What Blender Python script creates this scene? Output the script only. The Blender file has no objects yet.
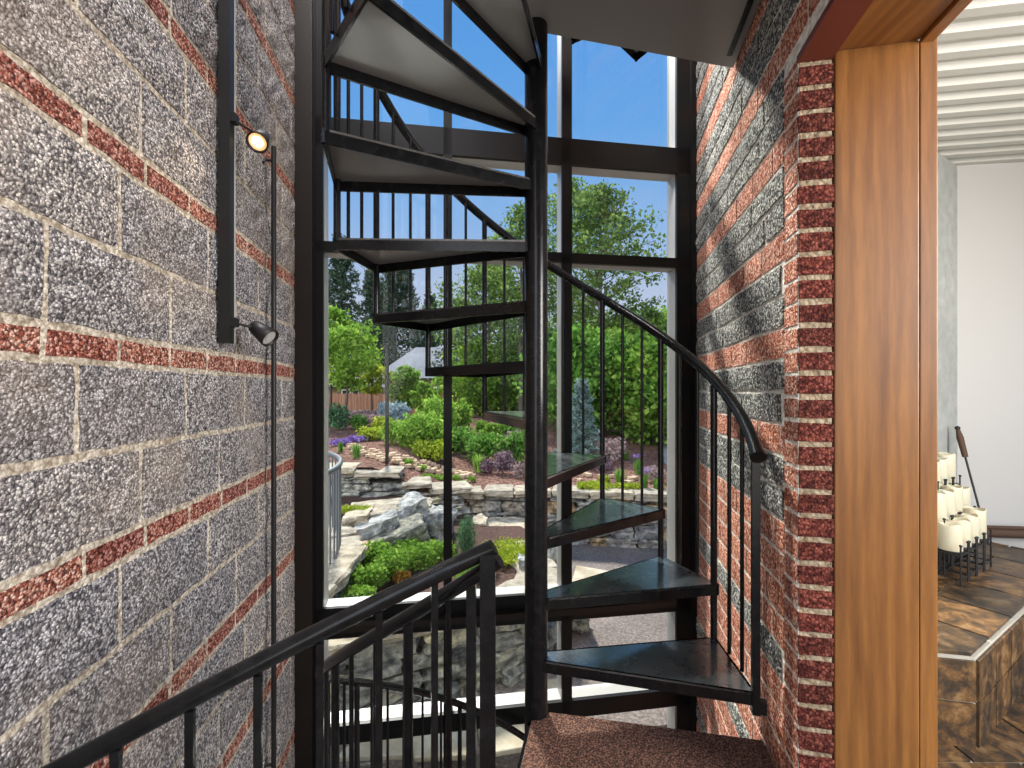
import bpy, math, random
from mathutils import Vector, Matrix, noise
import numpy as np
random.seed(7)
PI = math.pi
H = 1.25            # eye height above the landing
F = 450.0
COL = bpy.context.scene.collection
def P(px, py, Y): return Vector(((px-512)*Y/F, Y, H-(py-391)*Y/F))

# ------------------------------------------------------------------ mesh helper
class MB:
    def __init__(s): s.v=[]; s.f=[]; s.mi=[]; s.sm=[]
    def add(s, vs, fs, mi=0, smooth=False):
        b=len(s.v); s.v+= [tuple(v) for v in vs]
        for f in fs: s.f.append([b+i for i in f]); s.mi.append(mi); s.sm.append(smooth)
    def hexa(s, pts, mi=0):
        s.add(pts, [(0,3,2,1),(4,5,6,7),(0,1,5,4),(1,2,6,5),(2,3,7,6),(3,0,4,7)], mi)
    def box(s, c, size, ux=(1,0,0), uy=None, mi=0):
        c=Vector(c); ux=Vector(ux).normalized(); uz=Vector((0,0,1))
        uy=Vector(uy).normalized() if uy else uz.cross(ux).normalized()
        uz=ux.cross(uy)
        a,b,d=size[0]/2,size[1]/2,size[2]/2
        s.hexa([c+ux*x*a+uy*y*b+uz*z*d for z in(-1,1) for x,y in((-1,-1),(1,-1),(1,1),(-1,1))], mi)
    def prism(s, poly, z0, z1, mi=0, mi_top=None):
        n=len(poly); A=sum(poly[i][0]*poly[(i+1)%n][1]-poly[(i+1)%n][0]*poly[i][1] for i in range(n))
        if A<0: poly=poly[::-1]
        b=len(s.v); s.v+=[(p[0],p[1],z0) for p in poly]+[(p[0],p[1],z1) for p in poly]
        s.f.append([b+i for i in range(n)][::-1]); s.mi.append(mi); s.sm.append(False)
        s.f.append([b+n+i for i in range(n)]); s.mi.append(mi if mi_top is None else mi_top); s.sm.append(False)
        for i in range(n):
            j=(i+1)%n; s.f.append([b+i,b+j,b+n+j,b+n+i]); s.mi.append(mi); s.sm.append(False)
    def tube(s, path, r, n=10, mi=0, cap=True):
        path=[Vector(p) for p in path]; m=len(path)
        rs=r if isinstance(r,(list,tuple)) else [r]*m
        rings=[]; prev=None
        for i,p in enumerate(path):
            t=(path[min(i+1,m-1)]-path[max(i-1,0)]).normalized()
            if prev is None:
                a=t.orthogonal().normalized()
            else:
                a=(prev-t*prev.dot(t)).normalized()
            prev=a; b=t.cross(a)
            rings.append([p+(a*math.cos(2*PI*k/n)+b*math.sin(2*PI*k/n))*rs[i] for k in range(n)])
        vs=[v for R in rings for v in R]; fs=[]
        for i in range(m-1):
            for k in range(n):
                k2=(k+1)%n; fs.append((i*n+k,i*n+k2,(i+1)*n+k2,(i+1)*n+k))
        s.add(vs,fs,mi,True)
        if cap:
            s.add(rings[0],[list(range(n))[::-1]],mi); s.add(rings[-1],[list(range(n))],mi)
    def lathe(s, c, prof, n=24, axis=(0,0,1), mi=0):
        c=Vector(c); ax=Vector(axis).normalized(); a=ax.orthogonal().normalized(); b=ax.cross(a)
        vs=[]; fs=[]
        for (r,z) in prof:
            for k in range(n): vs.append(c+ax*z+(a*math.cos(2*PI*k/n)+b*math.sin(2*PI*k/n))*r)
        for i in range(len(prof)-1):
            for k in range(n):
                k2=(k+1)%n; fs.append((i*n+k,i*n+k2,(i+1)*n+k2,(i+1)*n+k))
        s.add(vs,fs,mi,True)
    def stone(s, c, size, rz=0, seed=0, rough=.07, mi=0, n=3, tilt=0, rnd=.78):
        M=Matrix.Rotation(rz,3,'Z')@Matrix.Rotation(tilt,3,'Y'); c=Vector(c); idx={}; vs=[]; fs=[]
        off=Vector((seed*3.17%97,seed*7.3%89,seed*1.7%83))
        def vert(i,j,k):
            key=(i,j,k)
            if key in idx: return idx[key]
            q=Vector((i/n*2-1,j/n*2-1,k/n*2-1))
            l=(abs(q.x)**6+abs(q.y)**6+abs(q.z)**6)**(1/6)
            q=q*(rnd+(1-rnd)/l) if l>0 else q
            q=q*(1+(noise.noise(q*1.3+off))*rough*3)
            q+=Vector((noise.noise(q*3+off),noise.noise(q*3-off),noise.noise(q*3+off*2)))*rough+Vector((noise.noise(q*8+off),noise.noise(q*8-off),noise.noise(q*8+off*2)))*rough*.45
            idx[key]=len(vs); vs.append(c+M@Vector((q.x*size[0]/2,q.y*size[1]/2,q.z*size[2]/2))); return idx[key]
        for a in range(n):
            for b in range(n):
                fs.append((vert(a,b,0),vert(a,b+1,0),vert(a+1,b+1,0),vert(a+1,b,0)))
                fs.append((vert(a,b,n),vert(a+1,b,n),vert(a+1,b+1,n),vert(a,b+1,n)))
                fs.append((vert(a,0,b),vert(a+1,0,b),vert(a+1,0,b+1),vert(a,0,b+1)))
                fs.append((vert(a,n,b),vert(a,n,b+1),vert(a+1,n,b+1),vert(a+1,n,b)))
                fs.append((vert(0,a,b),vert(0,a,b+1),vert(0,a+1,b+1),vert(0,a+1,b)))
                fs.append((vert(n,a,b),vert(n,a+1,b),vert(n,a+1,b+1),vert(n,a,b+1)))
        s.add(vs,fs,mi,False)
    def leaves(s, pts, size, up=.3, asp=.55, mi=0):
        """diamond leaves at pts"""
        n=len(pts)
        if n==0: return
        R=np.random.RandomState(random.randrange(1<<30))
        d=R.normal(size=(n,3)); d[:,2]+=up; d/=np.linalg.norm(d,axis=1)[:,None]
        e=R.normal(size=(n,3)); e-=d*(e*d).sum(1)[:,None]; e/=np.linalg.norm(e,axis=1)[:,None]
        L=size*(.6+.8*R.rand(n))[:,None]; p=np.array(pts)
        V=np.stack([p-d*L*.5,p+e*L*.5*asp,p+d*L*.5,p-e*L*.5*asp],1).reshape(-1,3)
        b=len(s.v); s.v+=[tuple(x) for x in V.tolist()]
        for i in range(n): s.f.append([b+4*i,b+4*i+1,b+4*i+2,b+4*i+3])
        s.mi+= [mi]*n; s.sm+=[False]*n
    def build(s, name, mats, parent=None, bevel=0):
        me=bpy.data.meshes.new(name); o=bpy.data.objects.new(name,me); COL.objects.link(o)
        v=np.array(s.v,dtype=float)
        if parent is not None:
            o.parent=parent
            v=v-np.array(tuple(worldloc(parent)))
        me.from_pydata(v.tolist(),[],s.f)
        if not isinstance(mats,(list,tuple)): mats=[mats]
        for m in mats: me.materials.append(m)
        me.polygons.foreach_set('material_index',s.mi); me.polygons.foreach_set('use_smooth',s.sm); me.update()
        if bevel:
            b=o.modifiers.new('bevel','BEVEL'); b.width=bevel; b.segments=2; b.limit_method='ANGLE'
        return o
def worldloc(o):
    l=Vector(o.location)
    while o.parent is not None: o=o.parent; l+=Vector(o.location)
    return l
def empty(name, loc, label=None, cat=None, group=None, kind=None):
    o=bpy.data.objects.new(name,None); COL.objects.link(o); o.location=loc; o.empty_display_size=.1
    return tag(o,label,cat,group,kind)
def tag(o,label=None,cat=None,group=None,kind=None):
    if label: o['label']=label
    if cat: o['category']=cat
    if group: o['group']=group
    if kind: o['kind']=kind
    return o

# ------------------------------------------------------------------ materials
def mat(name):
    m=bpy.data.materials.new(name); m.use_nodes=True; nt=m.node_tree
    return m,nt,nt.nodes['Principled BSDF']
def N(nt,t,**kw):
    n=nt.nodes.new(t)
    for k,v in kw.items():
        if k in n.inputs: n.inputs[k].default_value=v
        else: setattr(n,k,v)
    return n
def ramp(nt,src,stops,interp='LINEAR'):
    r=nt.nodes.new('ShaderNodeValToRGB'); r.color_ramp.interpolation=interp
    e=r.color_ramp.elements
    while len(e)<len(stops): e.new(.5)
    for i,(p,c) in enumerate(stops): e[i].position=p; e[i].color=(*c,1) if len(c)==3 else c
    nt.links.new(src,r.inputs[0]); return r.outputs[0]
def mix(nt,a,b,f,mode='MIX'):
    m=nt.nodes.new('ShaderNodeMix'); m.data_type='RGBA'; m.blend_type=mode
    if isinstance(f,(int,float)): m.inputs[0].default_value=f
    else: nt.links.new(f,m.inputs[0])
    for s,i in ((a,6),(b,7)):
        if isinstance(s,(tuple,list)): m.inputs[i].default_value=(*s,1)
        else: nt.links.new(s,m.inputs[i])
    return m.outputs[2]
def objco(nt): return nt.nodes.new('ShaderNodeTexCoord').outputs['Object']
def noise_tex(nt,scale,detail=4,rough=.5,co=None,dist=0):
    n=N(nt,'ShaderNodeTexNoise',Scale=scale,Detail=detail,Roughness=rough,Distortion=dist)
    nt.links.new(co if co else objco(nt),n.inputs['Vector']); return n.outputs['Fac']
def bump(nt,b,h,strength,dist):
    n=N(nt,'ShaderNodeBump',Strength=strength,Distance=dist); nt.links.new(h,n.inputs['Height']); nt.links.new(n.outputs[0],b.inputs['Normal'])
def island(nt): return nt.nodes.new('ShaderNodeNewGeometry').outputs['Random Per Island']
def simple(name,c,rough=.5,metal=0,spec=.5,bs=0,bd=.002,bsc=60):
    m,nt,b=mat(name); b.inputs['Base Color'].default_value=(*c,1); b.inputs['Roughness'].default_value=rough
    b.inputs['Metallic'].default_value=metal; b.inputs['Specular IOR Level'].default_value=spec
    if bs: bump(nt,b,noise_tex(nt,bsc),bs,bd)
    return m
def masonry(name, stops, isl, pscale, bd, dark, dk=(.36,.5), rough=.95, warm=None):
    m,nt,b=mat(name)
    co=objco(nt); n1=noise_tex(nt,pscale*.55,4,.7,co)
    va=nt.nodes.new('ShaderNodeVectorMath'); va.operation='MULTIPLY_ADD'; nt.links.new(n1,va.inputs[0]); va.inputs[1].default_value=(.012,.012,.012); nt.links.new(co,va.inputs[2])
    v=N(nt,'ShaderNodeTexVoronoi',Scale=pscale); nt.links.new(va.outputs[0],v.inputs['Vector'])
    sp=nt.nodes.new('ShaderNodeSeparateColor'); nt.links.new(v.outputs['Color'],sp.inputs[0])
    av=nt.nodes.new('ShaderNodeMath'); av.operation='MULTIPLY_ADD'; nt.links.new(sp.outputs[0],av.inputs[0]); av.inputs[1].default_value=.42; nt.links.new(n1,av.inputs[2])
    sb=nt.nodes.new('ShaderNodeMath'); sb.operation='SUBTRACT'; nt.links.new(av.outputs[0],sb.inputs[0]); sb.inputs[1].default_value=.21
    base=ramp(nt,sb.outputs[0],stops); isc=ramp(nt,island(nt),isl)
    c=mix(nt,base,isc,1,'MULTIPLY')
    pit=ramp(nt,v.outputs['Distance'],[(.42,(1,1,1)),(.78,dark)]); c=mix(nt,c,pit,1,'MULTIPLY')
    if warm:
        w=noise_tex(nt,2.2,3,.5,co); c=mix(nt,c,warm,ramp(nt,w,[(.5,(0,0,0)),(.72,(.4,.4,.4))]))
    nt.links.new(c,b.inputs['Base Color']); b.inputs['Roughness'].default_value=rough; b.inputs['Specular IOR Level'].default_value=.2
    mu=nt.nodes.new('ShaderNodeMath'); mu.operation='MULTIPLY_ADD'; mu.inputs[1].default_value=-.7; nt.links.new(v.outputs['Distance'],mu.inputs[0]); nt.links.new(n1,mu.inputs[2])
    bump(nt,b,mu.outputs[0],1.0,bd); return m
M={}
M['block']=masonry('split_face_block',[(.36,(.2,.19,.2)),(.5,(.5,.475,.475)),(.6,(.86,.82,.79))],[(0,(.8,.8,.83)),(1,(1.08,1.04,1.0))],150,.014,(.25,.25,.27),(.4,.5),warm=(.55,.43,.33))
M['brick']=masonry('red_brick',[(.36,(.26,.07,.05)),(.5,(.6,.2,.13)),(.62,(.88,.5,.4))],[(0,(.75,.7,.75)),(.5,(1.0,.95,.95)),(1,(1.15,1.35,1.35))],150,.014,(.22,.16,.16),(.38,.48))
M['mortar']=masonry('mortar',[(.3,(.42,.36,.28)),(.6,(.74,.67,.56))],[(0,(1,1,1)),(1,(1,1,1))],90,.008,(.6,.55,.5),(.3,.42))
M['rblock']=masonry('dark_split_block',[(.36,(.16,.16,.155)),(.5,(.42,.41,.39)),(.62,(.8,.78,.73))],[(0,(.8,.8,.8)),(1,(1.1,1.1,1.08))],110,.02,(.2,.2,.2),(.38,.48))
M['rbrick']=masonry('red_split_brick',[(.34,(.46,.14,.08)),(.5,(.80,.31,.2)),(.66,(1.0,.66,.52))],[(0,(.75,.75,.75)),(.5,(1.0,.95,.9)),(1,(1.1,1.15,1.15))],120,.010,(.45,.35,.35))
M['rmortar']=masonry('pale_mortar',[(.3,(.75,.71,.63)),(.6,(.98,.94,.86))],[(0,(1,1,1)),(1,(1,1,1))],60,.006,(.8,.75,.7),(.3,.4))
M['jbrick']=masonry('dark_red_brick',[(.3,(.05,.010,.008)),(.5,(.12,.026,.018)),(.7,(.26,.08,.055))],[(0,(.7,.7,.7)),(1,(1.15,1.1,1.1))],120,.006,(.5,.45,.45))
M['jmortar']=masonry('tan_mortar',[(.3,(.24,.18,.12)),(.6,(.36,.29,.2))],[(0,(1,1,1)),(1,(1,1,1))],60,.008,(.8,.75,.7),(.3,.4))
def paint():
    m,nt,b=mat('black_gloss_steel'); co=objco(nt)
    c=ramp(nt,noise_tex(nt,30,4,.6,co),[(.35,(.004,.0045,.005)),(.7,(.011,.011,.012))])
    nt.links.new(c,b.inputs['Base Color']); b.inputs['Specular IOR Level'].default_value=.3
    r=ramp(nt,noise_tex(nt,6,4,.6,co),[(.3,(.16,)*3),(.7,(.26,)*3)]); nt.links.new(r,b.inputs['Roughness'])
    bump(nt,b,noise_tex(nt,260,2,.5,co),.08,.001); return m
M['steel']=paint()
def tread_mat():
    m,nt,b=mat('tread_enamel'); co=objco(nt)
    b.inputs['Base Color'].default_value=(.03,.04,.045,1); b.inputs['Specular IOR Level'].default_value=.9
    r=ramp(nt,noise_tex(nt,14,5,.65,co),[(.3,(.22,)*3),(.7,(.36,)*3)]); nt.links.new(r,b.inputs['Roughness'])
    b.inputs['Coat Weight'].default_value=1; b.inputs['Coat Roughness'].default_value=.12; b.inputs['Coat IOR'].default_value=1.75; b.inputs['IOR'].default_value=1.6
    bump(nt,b,noise_tex(nt,300,2,.5,co),.12,.001); return m
M['tread']=tread_mat()
M['under']=simple('tread_underside',(.19,.18,.172),.3,0,.6,.05)
M['darkframe']=simple('dark_bronze_frame',(.005,.005,.005),.35,0,.25,.1,.001,90)
M['brownsteel']=simple('brown_steel_column',(.014,.010,.008),.45,.1,.3,.35,.003,120)
M['alu']=simple('pale_aluminium',(.45,.445,.425),.4,.1,.5)
def glassmat():
    m=bpy.data.materials.new('window_glass'); m.use_nodes=True; nt=m.node_tree; nt.nodes.clear()
    o=nt.nodes.new('ShaderNodeOutputMaterial'); t=N(nt,'ShaderNodeBsdfTransparent'); t.inputs[0].default_value=(.96,.98,.98,1)
    g=N(nt,'ShaderNodeBsdfGlossy'); g.inputs['Roughness'].default_value=.0
    f=N(nt,'ShaderNodeFresnel',IOR=1.22); mx=nt.nodes.new('ShaderNodeMixShader')
    nt.links.new(f.outputs[0],mx.inputs[0]); nt.links.new(t.outputs[0],mx.inputs[1]); nt.links.new(g.outputs[0],mx.inputs[2]); nt.links.new(mx.outputs[0],o.inputs[0]); return m
M['glass']=glassmat()
def wood(name,a,b_,c_,scale=1,axis=2):
    m,nt,b=mat(name); mp=nt.nodes.new('ShaderNodeMapping'); nt.links.new(objco(nt),mp.inputs['Vector'])
    sc=[9,9,9]; sc[axis]=.7; mp.inputs['Scale'].default_value=[x*scale for x in sc]
    n=noise_tex(nt,1.6,6,.6,mp.outputs[0],.5)
    w=N(nt,'ShaderNodeTexWave',Scale=.9,Distortion=6,Detail=3); w.inputs['Detail Scale'].default_value=1.5; nt.links.new(mp.outputs[0],w.inputs['Vector'])
    c=ramp(nt,n,[(.25,a),(.5,b_),(.75,c_)]); c=mix(nt,c,ramp(nt,w.outputs['Fac'],[(0,(.78,.74,.7)),(1,(1.05,1.03,1))]),.8,'MULTIPLY')
    fine=noise_tex(nt,14,3,.6,mp.outputs[0]); c=mix(nt,c,ramp(nt,fine,[(.3,(.8,.76,.7)),(.6,(1.04,1.03,1))]),.7,'MULTIPLY')
    nt.links.new(c,b.inputs['Base Color']); b.inputs['Roughness'].default_value=.42; bump(nt,b,n,.15,.003); return m
M['wood']=wood('stained_timber',(.12,.042,.008),(.21,.085,.018),(.30,.13,.03))
M['woodh']=wood('stained_timber_header',(.18,.06,.013),(.27,.105,.025),(.34,.15,.04),1,1)
M['rust']=simple('painted_lintel',(.16,.035,.018),.6,0,.3,.1)
M['fence']=wood('fence_boards',(.19,.075,.035),(.33,.15,.075),(.42,.21,.11),.5)
def carpetm():
    m,nt,b=mat('brown_carpet'); co=objco(nt); n=noise_tex(nt,170,3,.7,co)
    nt.links.new(ramp(nt,n,[(.38,(.02,.007,.004)),(.5,(.09,.037,.024)),(.62,(.33,.17,.11))]),b.inputs['Base Color']); b.inputs['Roughness'].default_value=1
    bump(nt,b,n,1,.012); return m
M['carpet']=carpetm()
def ground(name,stops,scale,bd=.03,isl=None,r=.95,dist=0):
    m,nt,b=mat(name); co=objco(nt); n=noise_tex(nt,scale,6,.65,co,dist); c=ramp(nt,n,stops)
    c=mix(nt,c,ramp(nt,noise_tex(nt,scale*.06,3,.5,co),[(.3,(.8,.8,.8)),(.7,(1.15,1.15,1.15))]),1,'MULTIPLY')
    if isl: c=mix(nt,c,ramp(nt,island(nt),isl,'LINEAR'),1,'MULTIPLY')
    nt.links.new(c,b.inputs['Base Color']); b.inputs['Roughness'].default_value=r; b.inputs['Specular IOR Level'].default_value=.2
    bump(nt,b,n,.9,bd); return m
M['mulch']=ground('bark_mulch',[(.36,(.045,.018,.014)),(.5,(.20,.09,.063)),(.63,(.46,.27,.2))],22,.08)
M['gravel']=ground('brown_fine_gravel',[(.3,(.10,.085,.08)),(.5,(.2,.165,.15)),(.7,(.36,.3,.27))],45,.015)
M['asphalt']=ground('grey_path',[(.3,(.2,.18,.19)),(.6,(.36,.33,.34))],30,.01)
M['lawn']=ground('grass_field',[(.3,(.05,.11,.02)),(.6,(.16,.28,.06))],14,.05)
M['soil']=ground('dark_soil',[(.3,(.03,.018,.014)),(.6,(.13,.07,.055))],30,.03)
SI=[(0,(.75,.75,.8)),(.3,(1,1,1)),(.55,(.9,.92,.97)),(.8,(1.25,1.0,.7)),(.93,(1.2,.85,.5)),(1,(.8,.8,.85))]
M['stone']=ground('dry_wall_stone',[(.34,(.10,.10,.105)),(.5,(.34,.33,.31)),(.66,(.7,.66,.58))],11,.09,SI)
M['darkstone']=ground('weathered_grey_stone',[(.34,(.08,.08,.085)),(.5,(.25,.25,.24)),(.66,(.5,.48,.4))],11,.09,SI[:3]+[(1,(1.1,1.05,.85))])
M['grey']=ground('light_grey_rock',[(.34,(.16,.165,.17)),(.5,(.42,.42,.41)),(.66,(.74,.73,.69))],11,.09,[(0,(.9,.9,.92)),(1,(1.05,1.04,1))])
M['oldstone']=ground('old_grey_stone',[(.36,(.10,.10,.105)),(.5,(.40,.39,.36)),(.64,(.74,.69,.54))],9,.10,[(0,(.65,.67,.7)),(.8,(1.1,1.1,1.05)),(1,(1.3,1.2,.85))])
M['cap']=ground('pale_cap_stone',[(.34,(.24,.21,.165)),(.5,(.43,.38,.30)),(.66,(.56,.505,.41))],9,.05,[(0,(.85,.85,.87)),(1,(1.1,1.05,.97))])
M['flag']=ground('flagstone',[(.3,(.36,.29,.2)),(.5,(.55,.46,.33)),(.7,(.72,.66,.54))],4,.01,[(0,(.75,.78,.8)),(.6,(1,1,1)),(1,(1.2,1.0,.75))])
M['tanrock']=ground('tan_river_rock',[(.3,(.34,.24,.16)),(.7,(.62,.48,.34))],8,.02,[(0,(.8,.8,.8)),(1,(1.15,1.1,1.05))])
def slate():
    m,nt,b=mat('slate_tile'); co=objco(nt); n=noise_tex(nt,13,8,.72,co,.3)
    c=ramp(nt,n,[(.32,(.012,.01,.009)),(.45,(.05,.035,.022)),(.54,(.13,.075,.03)),(.62,(.22,.15,.08)),(.72,(.14,.13,.11))])
    c=mix(nt,c,ramp(nt,island(nt),[(0,(.4,.42,.44)),(.5,(.75,.7,.65)),(1,(1.0,.85,.65))]),1,'MULTIPLY')
    nt.links.new(c,b.inputs['Base Color']); b.inputs['Roughness'].default_value=.4; bump(nt,b,n,.5,.01); return m
M['slate']=slate()
M['grout']=simple('pale_grout',(.34,.32,.27),.9)
M['white']=simple('white_painted_wall',(.42,.415,.40),.8,0,.3,.03)
M['deck']=simple('white_metal_deck',(.46,.45,.41),.5,0,.4)
M['concrete']=ground('grey_concrete',[(.3,(.26,.27,.25)),(.7,(.36,.37,.35))],12,.004)
M['iron']=simple('black_wrought_iron',(.015,.014,.014),.5,.3)
M['logwood']=simple('dark_log',(.07,.04,.025),.7,0,.3,.6,.01,30)
def waxm():
    m,nt,b=mat('ivory_wax'); b.inputs['Base Color'].default_value=(.5,.475,.35,1); b.inputs['Roughness'].default_value=.45
    b.inputs['Subsurface Weight'].default_value=.3; b.inputs['Subsurface Scale'].default_value=.02; return m
M['wax']=waxm()
M['roof']=ground('grey_shingle',[(.3,(.22,.22,.225)),(.7,(.36,.36,.37))],9,.02)
M['siding']=simple('brown_siding',(.22,.14,.09),.8)
M['trimwhite']=simple('white_trim',(.8,.82,.84),.6)
M['bark']=ground('tree_bark',[(.3,(.05,.04,.035)),(.7,(.17,.14,.12))],20,.02)
M['outrail']=simple('grey_outdoor_rail',(.13,.14,.15),.45,.3)
def em(name,c,s):
    m,nt,b=mat(name); b.inputs['Emission Color'].default_value=(*c,1); b.inputs['Emission Strength'].default_value=s; return m
M['lens']=em('glowing_lens',(1,.8,.5),9)
M['amber']=em('warm_reflector',(1,.42,.06),1.0); 
def leafm(name,a,b_,c_,tr=.45):
    m=bpy.data.materials.new(name); m.use_nodes=True; nt=m.node_tree; nt.nodes.clear()
    o=nt.nodes.new('ShaderNodeOutputMaterial'); d=nt.nodes.new('ShaderNodeBsdfDiffuse'); t=nt.nodes.new('ShaderNodeBsdfTranslucent'); mx=nt.nodes.new('ShaderNodeMixShader'); mx.inputs[0].default_value=tr
    c=ramp(nt,island(nt),[(0,a),(.5,b_),(1,c_)])
    c=mix(nt,c,ramp(nt,noise_tex(nt,1.2,3,.5),[(.35,(.6,.65,.6)),(.65,(1.15,1.1,1.0))]),1,'MULTIPLY')
    nt.links.new(c,d.inputs[0]); nt.links.new(c,t.inputs[0]); nt.links.new(d.outputs[0],mx.inputs[1]); nt.links.new(t.outputs[0],mx.inputs[2]); nt.links.new(mx.outputs[0],o.inputs[0]); return m
L={'bright':leafm('bright_green_leaf',(.12,.26,.03),(.25,.45,.07),(.45,.62,.14)),
 'mid':leafm('mid_green_leaf',(.07,.18,.03),(.15,.33,.06),(.3,.5,.12)),
 'tree':leafm('tree_leaf',(.07,.13,.04),(.15,.25,.07),(.3,.42,.13),.4),
 'dark':leafm('conifer_needle',(.035,.06,.045),(.07,.11,.075),(.14,.18,.12),.2),
 'lime':leafm('lime_leaf',(.22,.33,.02),(.42,.52,.05),(.6,.65,.12)),
 'blue':leafm('blue_spruce_needle',(.1,.17,.17),(.22,.32,.33),(.4,.5,.5),.2),
 'purple':leafm('purple_leaf',(.14,.07,.11),(.3,.19,.26),(.5,.38,.44),.3),
 'mauve':leafm('mauve_bloom',(.25,.16,.2),(.45,.32,.36),(.62,.5,.48),.3),
 'violet':leafm('violet_bloom',(.16,.08,.4),(.3,.18,.6),(.45,.35,.7),.3),
 'paleblue':leafm('pale_blue_bloom',(.3,.42,.55),(.45,.58,.7),(.65,.75,.82),.3),
 'orange':leafm('orange_leaf',(.3,.12,.02),(.5,.25,.05),(.55,.4,.08),.3),
 'pine':leafm('dwarf_conifer_leaf',(.05,.14,.07),(.12,.25,.14),(.25,.4,.2),.3)}

# ------------------------------------------------------------------ masonry walls
WU=Vector((-.1537,.9881,0)); WN=Vector((.9881,.1537,0)); WO=Vector((-.776,0,H))      # left wall
def jit(a): return random.uniform(-a,a)
def unit(mb,O,U,Nn,u0,u1,z0,z1,d,mi,j=.002):
    """a masonry unit: slightly irregular front face standing d proud of the mortar plane"""
    g=.006
    def q(u,z,dd): return O+U*u+Nn*dd+Vector((0,0,z))
    b=[q(u0,z0,-.01),q(u1,z0,-.01),q(u1,z1,-.01),q(u0,z1,-.01)]
    nu=max(1,int((u1-u0)/.04)); nz=max(1,int((z1-z0)/.04))
    lo=[];
    rows=[]
    for k in range(nz+1):
        r=[]
        for i in range(nu+1):
            uu=u0+(u1-u0)*i/nu; zz=z0+(z1-z0)*k/nz; dd=d
            if i in(0,nu): uu+=jit(j); dd=d*.55
            else: dd+=jit(j)
            if k in(0,nz): zz+=jit(j); dd=min(dd,d*.55)
            r.append(q(uu,zz,dd))
        rows.append(r)
    vs=[v for r in rows for v in r]; w=nu+1; fs=[]
    for k in range(nz):
        for i in range(nu): fs.append((k*w+i,k*w+i+1,(k+1)*w+i+1,(k+1)*w+i))
    base=len(vs); per=[i for i in range(w)]+[k*w+nu for k in range(1,nz+1)]+[nz*w+i for i in range(nu-1,-1,-1)]+[k*w for k in range(nz-1,0,-1)]
    bk=[]
    for p in per: bk.append(len(vs)); vs.append(vs[p]-Nn*(d+.012))
    for a in range(len(per)):
        b2=(a+1)%len(per); fs.append((per[a],bk[a],bk[b2],per[b2]))
    mb.add(vs,fs,mi,False)
def run(mb,O,U,Nn,u0,u1,z0,z1,pitch,off,d,mi,g,j=.002):
    k=math.floor((u0-off)/pitch)
    while off+k*pitch<u1:
        a=max(u0,off+k*pitch+g/2); b=min(u1,off+(k+1)*pitch-g/2)
        if b-a>.012: unit(mb,O,U,Nn,a,b,z0+g/2,z1-g/2,d,mi,j)
        k+=1
wl=MB(); u0,u1=-.9,2.408
wl.box(WO+WU*((u0+u1)/2)-WN*.1+Vector((0,0,.4)),(u1-u0,.2,7.0),WU,-WN,mi=2)
for n in range(-7,8):
    zt=.130+.474*n                                       # top of a brick course
    run(wl,WO,WU,WN,u0,u1,zt-.0677,zt,.2057,.885+(.1 if n%2 else 0),.005,1,.017,.003)
    run(wl,WO,WU,WN,u0,u1,zt-.0677-.203,zt-.0677,.4115,.965+(0 if n%2==0 else .13),.006,0,.018,.004)
    run(wl,WO,WU,WN,u0,u1,zt-.474,zt-.0677-.203,.4115,1.171+(0 if n%2==0 else .13),.006,0,.018,.004)
tag(wl.build('wall_left',[M['block'],M['brick'],M['mortar']]),kind='structure')

RU=Vector((.1956,1,0)).normalized(); RN=Vector((-1,.1956,0)).normalized(); RO=Vector((.592,0,H))
YR=lambda y:y*1.019                                     # depth -> distance along right wall
wr=MB(); ua,ub,uc=YR(1.345),YR(1.445),YR(2.80)
wr.box(RO+RU*((ua+uc)/2)-RN*.045+Vector((0,0,-.4)),(uc-ua,.09,2.8),RU,-RN,mi=2)
wr.box(RO+RU*((uc-1.2)/2)-RN*.045+Vector((0,0,2.36)),(uc+1.2,.09,2.72),RU,-RN,mi=2)
PR=.1047
for i in range(-27,36):
    z0=.102+PR*i; z1=z0+PR
    if i>=-5: red=(i%3==0)
    else: red=((i+5)%5!=0)
    lo=ub if z0<1.0 else -1.2
    off=[0,.07,.13,.03][i%4]
    if red: run(wr,RO,RU,RN,lo,uc,z0,z1,.205,off,.005,1,.014)
    else: run(wr,RO,RU,RN,lo,uc,z0,z1,.41,off*2,.009,0,.015,.004)
k=0; z=-1.78
while z<.97:
    run(wr,RO,RU,RN,ua+.002,ub-.006,z,min(z+.0705,1.0),.2,-.1,.004,1,.013,.002); z+=.0705
# brick return of the opening
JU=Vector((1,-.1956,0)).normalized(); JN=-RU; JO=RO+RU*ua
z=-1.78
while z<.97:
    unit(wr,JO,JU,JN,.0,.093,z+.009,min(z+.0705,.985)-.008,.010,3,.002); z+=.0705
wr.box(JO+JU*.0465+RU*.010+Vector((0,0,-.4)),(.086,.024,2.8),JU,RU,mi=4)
tag(wr.build('wall_right',[M['rblock'],M['rbrick'],M['rmortar'],M['jbrick'],M['jmortar']]),kind='structure')

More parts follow.
